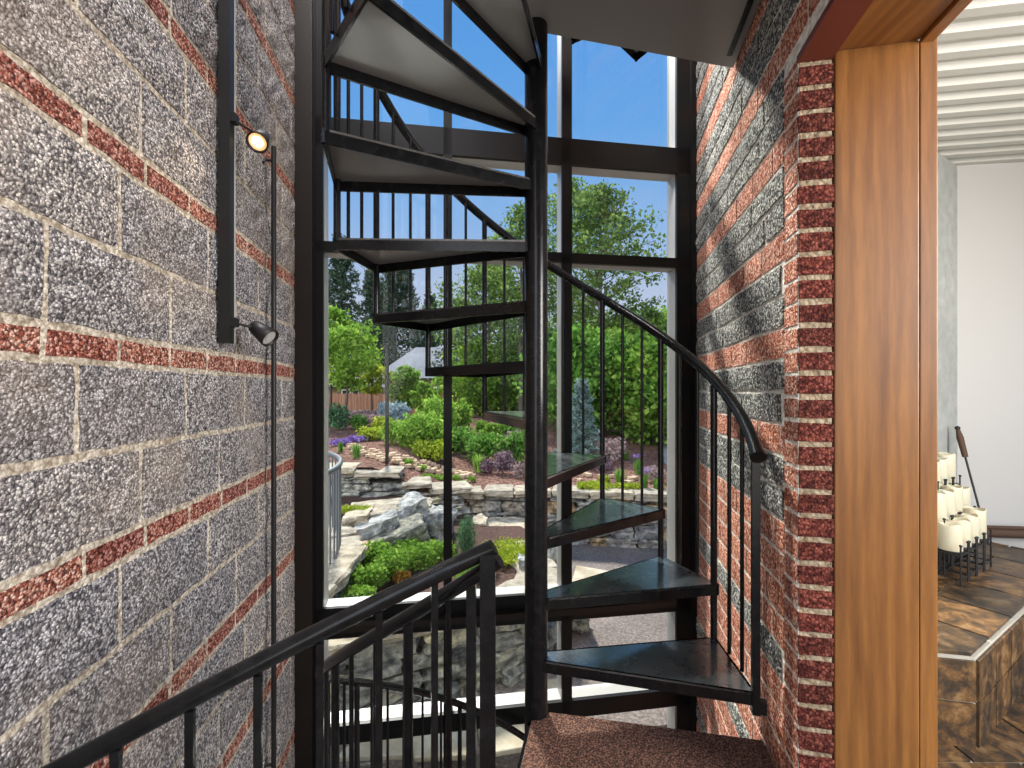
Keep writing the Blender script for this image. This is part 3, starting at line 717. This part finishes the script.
# flagstones
fl=[[(-1.0,2.72),(-.35,2.78),(-.42,3.0),(-.72,2.98)],[(-.3,2.78),(.15,2.85),(.1,3.25),(-.38,3.03)],[(.2,2.87),(.42,2.93),(.36,3.4),(.15,3.3)],[(.5,5.0),(.95,4.85),(1.25,5.5),(.75,5.75)],[(1.0,4.75),(1.35,4.7),(1.5,5.2),(1.28,5.35)]]
fl=[[(-1.05,2.66),(-.62,2.68),(-.72,2.93),(-.95,2.86)],[(-.58,2.66),(-.22,2.68),(-.30,3.05),(-.66,2.95)],[(-.18,2.68),(.08,2.74),(.12,3.3),(-.25,3.1)],[(.12,2.76),(.3,2.8),(.35,3.4),(.16,3.36)],[(.66,5.05),(1.0,4.9),(1.22,5.4),(.8,5.6)],[(1.05,4.85),(1.3,4.8),(1.42,5.2),(1.27,5.3)]]
fll=['pale flagstone furthest left under the lower window','tan flagstone second from the left under the lower window','large pale flagstone left of the staircase pole','narrow flagstone directly behind the staircase pole','pale flagstone on brown gravel beyond the second tread','small flagstone at right of the other on brown gravel']
for i,poly in enumerate(fl):
    b=MB(); b.prism(poly,H-2.2,H-2.165); tag(b.build('flagstone',M['flag'],bevel=.008),fll[i],'flagstone')

# ------------------------------------------------------------------ planting
def cloud(c,r,n,shell=.55):
    out=[]
    for _ in range(n):
        v=Vector((random.gauss(0,1),random.gauss(0,1),random.gauss(0,1))).normalized()
        q=random.uniform(shell,1)**.7
        w=1+.25*noise.noise(v*2.3+Vector(c)*3)
        out.append((c[0]+v.x*r[0]*q*w,c[1]+v.y*r[1]*q*w,c[2]+v.z*r[2]*q*w))
    return out
def shrub(name,base,w,h,lm,n,leaf,label,cat='shrub',group=None,up=.4,asp=.55,stem=True,lobes=5,extra=None):
    base=Vector(base); t=empty(name,base,label,cat,group)
    b=MB(); pts=[]
    for i in range(lobes):
        a=2*PI*i/lobes+random.random(); rr=.45*w/2 if lobes>1 else 0
        c=base+Vector((math.cos(a)*rr,math.sin(a)*rr*.8,h*random.uniform(.4,.6)))
        pts+=cloud(c,(w*.32,w*.3,h*.45),n//lobes,.3)
    pts=[p for p in pts if p[2]>base.z+.005]
    b.leaves(pts,leaf,up,asp); b.build('foliage',L[lm],t)
    if extra:
        b=MB(); e=[(p[0],p[1],p[2]+h*.08) for p in pts if p[2]>base.z+h*.5]; random.shuffle(e); b.leaves(e[:n//4],leaf*.9,0,1); b.build('blooms',L[extra],t)
    if stem:
        b=MB()
        for i in range(4): b.tube([base,base+Vector((jit(.25)*w,jit(.25)*w,h*.6))],[.02*min(1,h),.008*min(1,h)],5)
        b.build('stems',M['bark'],t)
    return t
def tuft(name,base,w,h,lm,n,label,cat='plant',bloom=None):
    base=Vector(base); t=empty(name,base,label,cat); b=MB()
    for i in range(n):
        a=random.random()*2*PI; r=random.random()*w*.25; p=base+Vector((math.cos(a)*r,math.sin(a)*r,0)); tp=base+Vector((math.cos(a)*w*.5*random.random(),math.sin(a)*w*.5*random.random(),h*random.uniform(.6,1)))
        s=Vector((-math.sin(a),math.cos(a),0))*w*.035; m_=(p+tp)/2+Vector((0,0,h*.08))
        b.add([p-s,p+s,m_+s,tp,m_-s],[(0,1,2,4),(4,2,3)])
    b.build('blades',L[lm],t)
    if bloom:
        b=MB(); b.leaves([(base.x+jit(w*.4),base.y+jit(w*.3),base.z+h*random.uniform(.85,1.1)) for _ in range(n//2)],w*.16,.2,.9); b.build('blooms',L[bloom],t)
    return t
random.seed(21)
nb=lambda px,py,z=-1.66:(lambda Y:Vector(((px-512)*Y/F,Y,H+z)))( -z*F/(py-391))
# near bed
for px,py,w,h,lab in [(368,590,.33,.22,'bright leafy groundcover nearest the curved coping'),(392,580,.34,.26,'bright leafy groundcover clump in the middle of the near bed'),(418,570,.36,.26,'bright leafy groundcover clump below the blocky grey boulder'),(440,562,.34,.22,'bright leafy groundcover clump left of the window mullion'),(376,570,.34,.26,'bright leafy groundcover clump under the wedge boulder'),(405,560,.34,.22,'bright leafy groundcover behind the middle clump'),(360,604,.26,.14,'low leafy groundcover at window sill beside coping')]:
    shrub('groundcover_plant',nb(px,py),w,h,'bright',1500,.032,lab,'plant','groundcover clumps in the near bed',.5,.6,False,5)
shrub('groundcover_plant',nb(402,586),.14,.14,'orange',260,.03,'small orange and yellow leaved plant among bright groundcover','plant',stem=False,lobes=2)
for px,py,w,h,lab in [(505,562,.4,.10,'low yellow green mat plant left of the staircase pole'),(519,556,.42,.10,'low yellow green mat behind the first, near the pole'),(506,550,.5,.1,'low yellow green mat below the pale slab'),(470,580,.34,.1,'low green mat plant below the dwarf conifer'),(485,572,.25,.09,'green mat right of the one below the dwarf conifer')]:
    shrub('mat_plant',nb(px,py),w,h,'lime' if px>490 else 'bright',1400,.022,lab,'plant',stem=False,lobes=5)
shrub('dwarf_conifer',nb(466,560),.23,.42,'pine',2200,.03,'small upright blue green dwarf conifer beside the boulder row','shrub',up=2.2,asp=.25,lobes=4)
for px,w,lab in ((350,.22,'mossy yellow green cushion on the cream slab, left one'),(364,.2,'mossy yellow green cushion on the cream slab, right one')):
    shrub('moss_cushion',P(px,513,5.1),w,.1,'lime',900,.02,lab,'plant',stem=False,lobes=3)
# upper bed
def G(name,px,py,w,h,lm,n,leaf,label,**k):   # w,h in pixels
    p=gp(px,py); s=p.y/F; return shrub(name,p,w*s,h*s,lm,n,leaf*s,label,**k)
def T(px,py,w,h,lm,n,label,bloom=None,name='iris_clump'):
    p=gp(px,py); s=p.y/F; return tuft(name,p,w*s,h*s,lm,n,label,'plant',bloom)
G('leafy_shrub',424,450,54,38,'bright',2600,4.2,'large bright green shrub spread over the middle of the bed')
G('leafy_shrub',404,444,44,25,'bright',1700,4,'bright green shrub just right of the garden post')
G('leafy_shrub',438,438,46,44,'bright',2000,4,'tall bright green shrub behind the window mullion')
G('leafy_shrub',432,460,40,20,'lime',1200,3.6,'low lime shrub in front of the large bright one')
G('leafy_shrub',460,432,30,32,'bright',1200,4,'upright bright green shrub right of the mullion')
G('leafy_shrub',458,452,40,26,'mid',1300,4,'mid green mounded shrub right of the mullion')
G('leafy_shrub',487,462,44,30,'mid',1600,4,'mid green feathery shrub in the bed centre')
G('leafy_shrub',517,462,26,34,'mid',1100,4,'mid green shrub beside the staircase pole')
G('lime_shrub',371,440,26,15,'lime',900,3.2,'lime yellow shrub left of the garden post')
G('lime_shrub',384,434,24,18,'lime',800,3.4,'lime yellow shrub directly behind the garden post')
G('dark_shrub',358,430,18,16,'mid',700,3,'dark green round shrub beside the slim tree trunk')
G('dark_shrub',338,430,24,26,'pine',1000,3.4,'grey green shrub at the left window edge')
G('purple_shrub',486,473,16,16,'purple',600,3,'small purple leaved shrub left of the other in bed')
G('purple_shrub',503,474,22,24,'purple',900,3,'larger purple leaved shrub in front of the feathery shrub')
G('purple_shrub',520,478,14,16,'mauve',500,3,'mauve blooming plant beside the staircase pole')
G('heather_plant',362,420,40,10,'mauve',800,3,'mauve heather drift below the brown fence')
G('heather_plant',372,426,30,12,'mauve',700,3,'mauve heather clump behind the lime shrubs')
G('heather_plant',400,427,50,7,'mauve',600,3,'low mauve heather strip below the pale blue shrubs')
for px,w,lab in ((385,13,'left'),(394,16,'middle'),(402,14,'right')):
    G('hydrangea',px,421,w*1.15,20,'paleblue',700,3.6,'pale blue rounded hydrangea in front of the brown fence, %s of three'%lab,group='pale blue hydrangeas')
for i,(px,py,w) in enumerate([(482,434,14),(492,436,14),(502,436,15),(512,438,16),(522,440,16)]):
    G('hedge_shrub',px,py,w,14,'bright' if i<3 else 'mid',500,3.4,'clipped low hedge shrub below the fifth tread, %s in the row'%['first from left','second','third','fourth','last'][i],group='low hedge below the fifth tread')
G('leafy_shrub',517,448,24,18,'mauve',700,3.4,'variegated pale shrub beside the pole, below the hedge')
T(356,458,16,16,'mid',60,'spiky green iris clump left of the river rocks')
T(341,452,12,12,'mid',40,'green spiky clump with violet blooms at left edge','violet')
G('violet_flowers',340,446,22,8,'violet',500,2.4,'violet flower patch at left window edge')
G('violet_flowers',357,442,20,7,'violet',450,2.4,'violet flower patch behind the iris clump')
T(479,472,22,20,'bright',70,'bright grassy clump left of the purple shrubs',name='grass_clump')
for i,(px,py,w) in enumerate([(408,465,11),(421,471,12),(427,479,14),(440,480,14),(456,481,10),(463,486,10),(472,482,9)]):
    G('green_cushion',px,py,w,6,'bright',380,2.0,'small bright green cushion plant by the river rocks, %s from the left'%['first','second','third','fourth','fifth','sixth','seventh'][i],cat='plant',stem=False,lobes=3,group='green cushions along the river rocks')
for i,(px,py,w) in enumerate([(590,490,22),(600,497,28),(622,494,20),(634,496,16),(583,500,14),(604,484,12),(660,494,10)]):
    G('yellow_cushion',px,py,w,9,'lime',800,2.2,'yellow green cushion plant above the stone wall, %s'%['first of the back pair','largest in the middle','left of the iris','below the iris','beside the mullion','highest up the bed','nearest the window jamb'][i],cat='plant',stem=False,lobes=3)
T(620,486,16,20,'mid',60,'upright iris clump right of the yellow cushions')
T(638,474,14,18,'mid',50,'iris clump with violet blooms behind others','violet')
T(644,490,14,20,'mid',50,'iris clump with violet blooms beside the grey path','violet')
T(657,492,14,14,'mid',50,'short green iris clump nearest the window jamb')
T(626,460,12,12,'mid',40,'green iris clump furthest up beside the path')
G('heather_plant',655,482,24,16,'mauve',700,2.6,'mauve flowering groundcover along the grey path')
G('heather_plant',610,462,34,26,'mauve',900,3,'pink blooming shrub right of the blue spruce')
G('heather_plant',600,470,26,10,'purple',500,3,'dusky purple groundcover below the blue spruce')
# river rocks
rr=[]
for i in range(54):
    f=i/53; px=348+100*f; py=449+25*f+(i%3-1)*3.2+jit(1); rr.append((px+jit(2),py))
for i in range(10): rr.append((452+i*2.4,472+i*1.0+jit(4)))
for i in range(14): rr.append((576+i*4.6+jit(2),480+jit(5)))
for i,(px,py) in enumerate(rr):
    p=gp(px,py); s=random.uniform(.07,.14); b=MB(); b.stone(p+Vector((0,0,.03)),(s,s*.8,s*.5),random.random()*3,i,.08,n=3,rnd=.5)
    tag(b.build('river_rock',M['tanrock']),'tan rounded river rock in the dry edging that winds through the mulch','rock','river rocks in the mulch bed')
# garden post
p=gp(387,470); b=MB(); b.box(p+Vector((0,0,.86)),(.042,.042,1.72)); b.box(p+Vector((0,0,1.735)),(.075,.075,.03))
tag(b.build('garden_post',M['brownsteel']),'slim dark square post standing in the mulch bed','post')

def tree(name,base,h,crown,lm,label,n=6000,leaf=.1,trunk=.09,nb_=22,lean=0,seed=1,cl=.55,lo=.35,cat='tree',shape='round',group=None,tmat='bark'):
    random.seed(seed); base=Vector(base); t=empty(name,base,label,cat,group)
    b=MB(); tp=base+Vector((lean,0,h*.92)); pth=[base+Vector((lean*(i/5)+jit(.04)*h*.2,jit(.04)*h*.2,h*.92*i/5)) for i in range(6)]; pth[0]=base
    b.tube(pth,[trunk*(1-.16*i) for i in range(6)],8)
    pts=[]
    for k in range(nb_):
        f=lo+(1-lo)*(k/nb_); a=k*2.4+random.random(); 
        prof=math.sin(PI*min(1,max(.08,(f-lo)/(1-lo)*.85+.15))) if shape=='round' else (1-f)**.8+.06
        rr=crown*prof*random.uniform(.6,1.05)
        i=f*5*.98; i0=int(i); p0=pth[min(i0,4)].lerp(pth[min(i0+1,5)],i-i0) if i0<5 else pth[5]
        rise=rr*.45 if shape=='round' else -rr*.22
        e=p0+Vector((math.cos(a)*rr,math.sin(a)*rr,rise)); m_=p0.lerp(e,.5)+Vector((0,0,rr*.08))
        b.tube([p0,m_,e],[trunk*.35*(1.1-f),trunk*.22*(1.1-f),trunk*.08],5)
        c=max(20,int(n/nb_))
        if shape=='round':
            for q in (.45,.75,1.0):
                cc=p0.lerp(e,q); w=cl*crown*.5*random.uniform(.7,1.2); pts+=cloud(cc,(w,w,w*.75),c//3,.1)
        else:
            for _ in range(c):
                q=random.random()**.7; cc=p0.lerp(m_,q*2) if q<.5 else m_.lerp(e,q*2-1); w=crown*.11*(1.3-q)
                pts.append((cc.x+jit(w*1.6),cc.y+jit(w*1.6),cc.z+random.uniform(-w*2,w*.6)))
    b.build('trunk',M[tmat],t)
    b=MB(); b.leaves(pts,leaf,-.3 if shape!='round' else .1,.6 if shape=='round' else .35); b.build('foliage',L[lm],t)
    return t
def TP(px,Y): X=(px-512)*Y/F; return Vector((X,Y,H-1.2 if Y>24 else H+tz(X,Y)))
# slim trees inside the garden
tree('young_tree',TP(347,12.5),2.9,1.0,'bright','slim young tree with bright green crown at the left window edge',5200,.10,.045,26,seed=2,lo=.4)
tree('young_tree',TP(331,15),4.0,1.4,'bright','bright green tree cut off by the left window edge',4500,.13,.05,24,seed=3,lo=.3)
tree('young_tree',TP(372,15.5),2.1,.6,'lime','yellow green tree in front of the small gable roof',3000,.11,.04,20,seed=31,lo=.45)
tree('young_tree',TP(405,17),2.1,.75,'bright','bushy green tree in front of the grey roofed house',4200,.12,.05,24,seed=4,lo=.2)
tree('young_tree',TP(424,15),1.3,.5,'bright','small bright green tree between house and mullion',2600,.11,.04,18,seed=5,lo=.2)
tree('blue_spruce',gp(582,459),1.75,.62,'blue','small pale blue spruce right of the staircase pole',5000,.085,.03,60,seed=6,lo=.03,shape='cone')
# tall conifers beyond
tree('conifer_tree',TP(343,40),16.5,4.2,'dark','tall sparse conifer at the far left beyond the fence',7500,.38,.25,70,seed=7,lo=.1,shape='cone')
tree('conifer_tree',TP(396,44),16.2,6.4,'dark','broad dark conifer behind the grey roofed house',12000,.42,.22,70,seed=8,lo=.18,shape='cone')
tree('conifer_tree',TP(372,47),15.5,3.6,'dark','narrow dark conifer between the two nearer conifers',5500,.42,.2,70,seed=9,lo=.1,shape='cone')
tree('conifer_tree',TP(430,47),12.5,3.0,'dark','shorter conifer right of the broad dark one',5000,.40,.2,60,seed=91,lo=.1,shape='cone')
# broadleaf trees
tree('broadleaf_tree',TP(596,15.5),9.0,2.3,'tree','tall airy broadleaf tree filling the right window panes',9500,.135,.10,60,.2,seed=10,lo=.3,cl=.42)
tree('broadleaf_tree',TP(572,17),9.9,2.5,'tree','tall airy broadleaf tree just right of the staircase pole',7500,.12,.10,50,seed=11,lo=.3,cl=.42)
tree('broadleaf_tree',TP(648,16),4.6,1.2,'tree','small leafy tree leaning toward the right window jamb',3400,.12,.08,36,seed=12,lo=.3,cl=.45)
tree('broadleaf_tree',TP(490,19),7.2,2.6,'tree','tall grey green tree seen between treads left of the pole',8500,.15,.12,50,seed=13,lo=.25,cl=.5)
tree('broadleaf_tree',TP(521,16),8.3,1.5,'tree','narrow tall tree directly behind the staircase pole',4200,.14,.1,40,seed=14,lo=.3,cl=.5)
tree('broadleaf_tree',TP(460,24),6.6,2.0,'dark','dark tree behind the house ridge right of the mullion',3600,.18,.12,36,seed=15,lo=.25,cl=.5)
bs=[(575,14.5,3.3,1.5,'mid'),(602,15.5,3.5,1.6,'bright'),(630,15,3.4,1.5,'mid'),(655,14,3.2,1.4,'bright'),(680,14,3.6,1.5,'mid'),(590,18.5,4.6,2.2,'mid'),(625,18,4.4,2.2,'mid'),(665,17,4.6,2.2,'mid'),(700,16,4.6,2.0,'mid'),(478,19,3.4,1.5,'bright'),(500,20.5,3.2,1.6,'mid'),(520,19.5,3.4,1.6,'bright'),(545,18,3.8,1.8,'mid'),(462,21,2.5,1.2,'mid')]
bl=['left end beside the blue spruce','second from the blue spruce','middle of the bright thicket','by the window jamb','hidden partly by the window jamb','tall back one left of centre','tall back one at centre','tall back one toward the jamb','back one furthest right','left of the pole under the sixth tread','behind the low hedge','bright one touching the pole at left','behind the pole itself','darkest, beside the house wall']
for i,(px,Y,h,cw,lm) in enumerate(bs):
    tree('thicket_shrub',TP(px,Y-2.6 if i<5 else Y),h*(.84 if i<5 else 1),cw,'bright' if i%2 else 'mid','dense leafy thicket shrub, %s'%bl[i],5200,.15,.06,34,seed=40+i,lo=.05,cl=.75,cat='shrub')
# fence
fn=empty('wooden_fence',(-5,20,H-1.25),'brown vertical board fence at the back of the garden','fence')
b=MB(); x=-12.5
while x<1.5: b.box((x,20.6,H-.72+.02*math.sin(x*9)),(.135,.03,1.2)); x+=.145
b.build('boards',M['fence'],fn)
for i in range(6):
    b=MB(); b.box((-12.5+i*2.6,20.7,H-.72),(.12,.12,1.25)); b.build('post',M['fence'],fn)
# houses
def house(x0,x1,y0,y1,ze,zr_,label,hip=.35,windows=()):
    t=empty('house',((x0+x1)/2,y0,H-1.2),label,'house')
    b=MB(); b.prism([(x0,y0),(x1,y0),(x1,y1),(x0,y1)],H-1.3,H+ze); b.build('wall',M['siding'],t)
    b=MB(); o=.4; hx=(x1-x0)*hip; ym=(y0+y1)/2
    v=[(x0-o,y0-o,H+ze-.1),(x1+o,y0-o,H+ze-.1),(x1+o,y1+o,H+ze-.1),(x0-o,y1+o,H+ze-.1),(x0+hx,ym,H+zr_),(x1-hx,ym,H+zr_)]
    b.add(v,[(0,1,5,4),(1,2,5),(2,3,4,5),(3,0,4),(3,2,1,0)]); b.build('roof',M['roof'],t)
    b=MB(); b.box(((x0+x1)/2,y0-o-.02,H+ze-.13),(x1-x0+2*o,.06,.12)); b.build('gutter',M['darkframe'],t)
    for (wx,wz,ww,wh) in windows:
        b=MB(); b.box((wx,y0-.03,H+wz),(ww,.06,wh)); w=b.build('window',M['trimwhite'],t)
        b=MB(); b.box((wx,y0-.07,H+wz),(ww*.75,.03,wh*.7)); b.build('pane',M['darkframe'],w)
    return t
house(-9.2,-3.2,31,37,.95,3.3,'grey hip roofed house beyond the brown fence',.32,[(-5.0,-.1,.8,.8),(-4.0,-.7,1.2,.25)])
house(-10.9,-8.6,26.5,30,.35,2.3,'small grey gabled outbuilding with a white window left of house',.5,[(-9.75,-.15,.55,.5),(-9.2,-.15,.4,.5)])

# ------------------------------------------------------------------ light
w=bpy.data.worlds.new('sky'); bpy.context.scene.world=w; w.use_nodes=True; nt=w.node_tree; bg=nt.nodes['Background']
tc=nt.nodes.new('ShaderNodeTexCoord'); sx=nt.nodes.new('ShaderNodeSeparateXYZ'); nt.links.new(tc.outputs['Generated'],sx.inputs[0])
c=ramp(nt,sx.outputs['Z'],[(0,(.3,.29,.27)),(.02,(.60,.64,.74)),(.2,(.52,.60,.80)),(.34,(.30,.50,.84)),(.5,(.15,.40,.84)),(.62,(.12,.36,.82)),(1,(.09,.29,.7))])
nt.links.new(c,bg.inputs[0]); bg.inputs[1].default_value=1.0
def lamp(name,kind,loc,rot,e,size=None,color=(1,1,1),sy=None,**k):
    l=bpy.data.lights.new(name,kind); l.energy=e; l.color=color
    if kind=='AREA': l.shape='RECTANGLE'; l.size=size; l.size_y=sy or size
    for a,v in k.items(): setattr(l,a,v)
    o=bpy.data.objects.new(name,l); COL.objects.link(o); o.location=loc
    o.rotation_euler=rot; return o
def aim(o,tgt): o.rotation_euler=(Vector(tgt)-Vector(o.location)).to_track_quat('-Z','Y').to_euler()
s=lamp('sun','SUN',(0,20,20),(0,0,0),8,color=(1,.95,.86),angle=.11)
d=Vector((.30,-1,-1.15)); s.rotation_euler=d.to_track_quat('-Z','Y').to_euler()
o=lamp('left_wall_fill','AREA',(3.0,-.3,1.9),(0,0,0),190,1.4,(1,.95,.9),1.4); aim(o,(-.9,1.3,1.2))  # unseen area light added to brighten the left wall through the opening
f=lamp('rear_fill_sun','SUN',(-3,-5,4),(0,0,0),3.6,color=(1,.97,.93),angle=1.5); f.rotation_euler=Vector((.75,1,-.35)).to_track_quat('-Z','Y').to_euler()  # second, very soft sun added as fill from behind for the right wall
o=lamp('right_wall_fill','AREA',(-.7,.8,6.4),(0,0,0),620,1.4,(1,.97,.94)); aim(o,(.9,1.8,.8))  # added light high above the view, brightens the right wall
o=lamp('side_room_fill','AREA',(2.6,1.2,2.4),(0,0,0),11,.8,(1,.93,.82)); aim(o,(2.7,2.3,.4))  # unseen fill added to light the room beyond the opening
o=lamp('ceiling_fill','AREA',(2.9,1.7,1.0),(0,0,0),2.5,.6,(1,.95,.86)); aim(o,(2.6,2.0,2.7))  # unseen upward fill added for the corrugated ceiling
o=lamp('spot_lamp','SPOT',tuple(e),(0,0,0),6,color=(1,.75,.45),spot_size=1.2,spot_blend=.6,shadow_soft_size=.02); aim(o,Vector(e)+ax)

# ------------------------------------------------------------------ camera
cam=bpy.data.cameras.new('camera'); co=bpy.data.objects.new('camera',cam); COL.objects.link(co); co.location=(0,0,H); co.rotation_euler=(PI/2,0,0)
cam.sensor_width=36; cam.lens=F/1024*36; cam.shift_y=7/1024; cam.clip_start=.02; cam.clip_end=300
sc=bpy.context.scene; sc.camera=co
sc.view_settings.view_transform='Standard'; sc.view_settings.look='None'; sc.view_settings.exposure=0; sc.view_settings.gamma=1
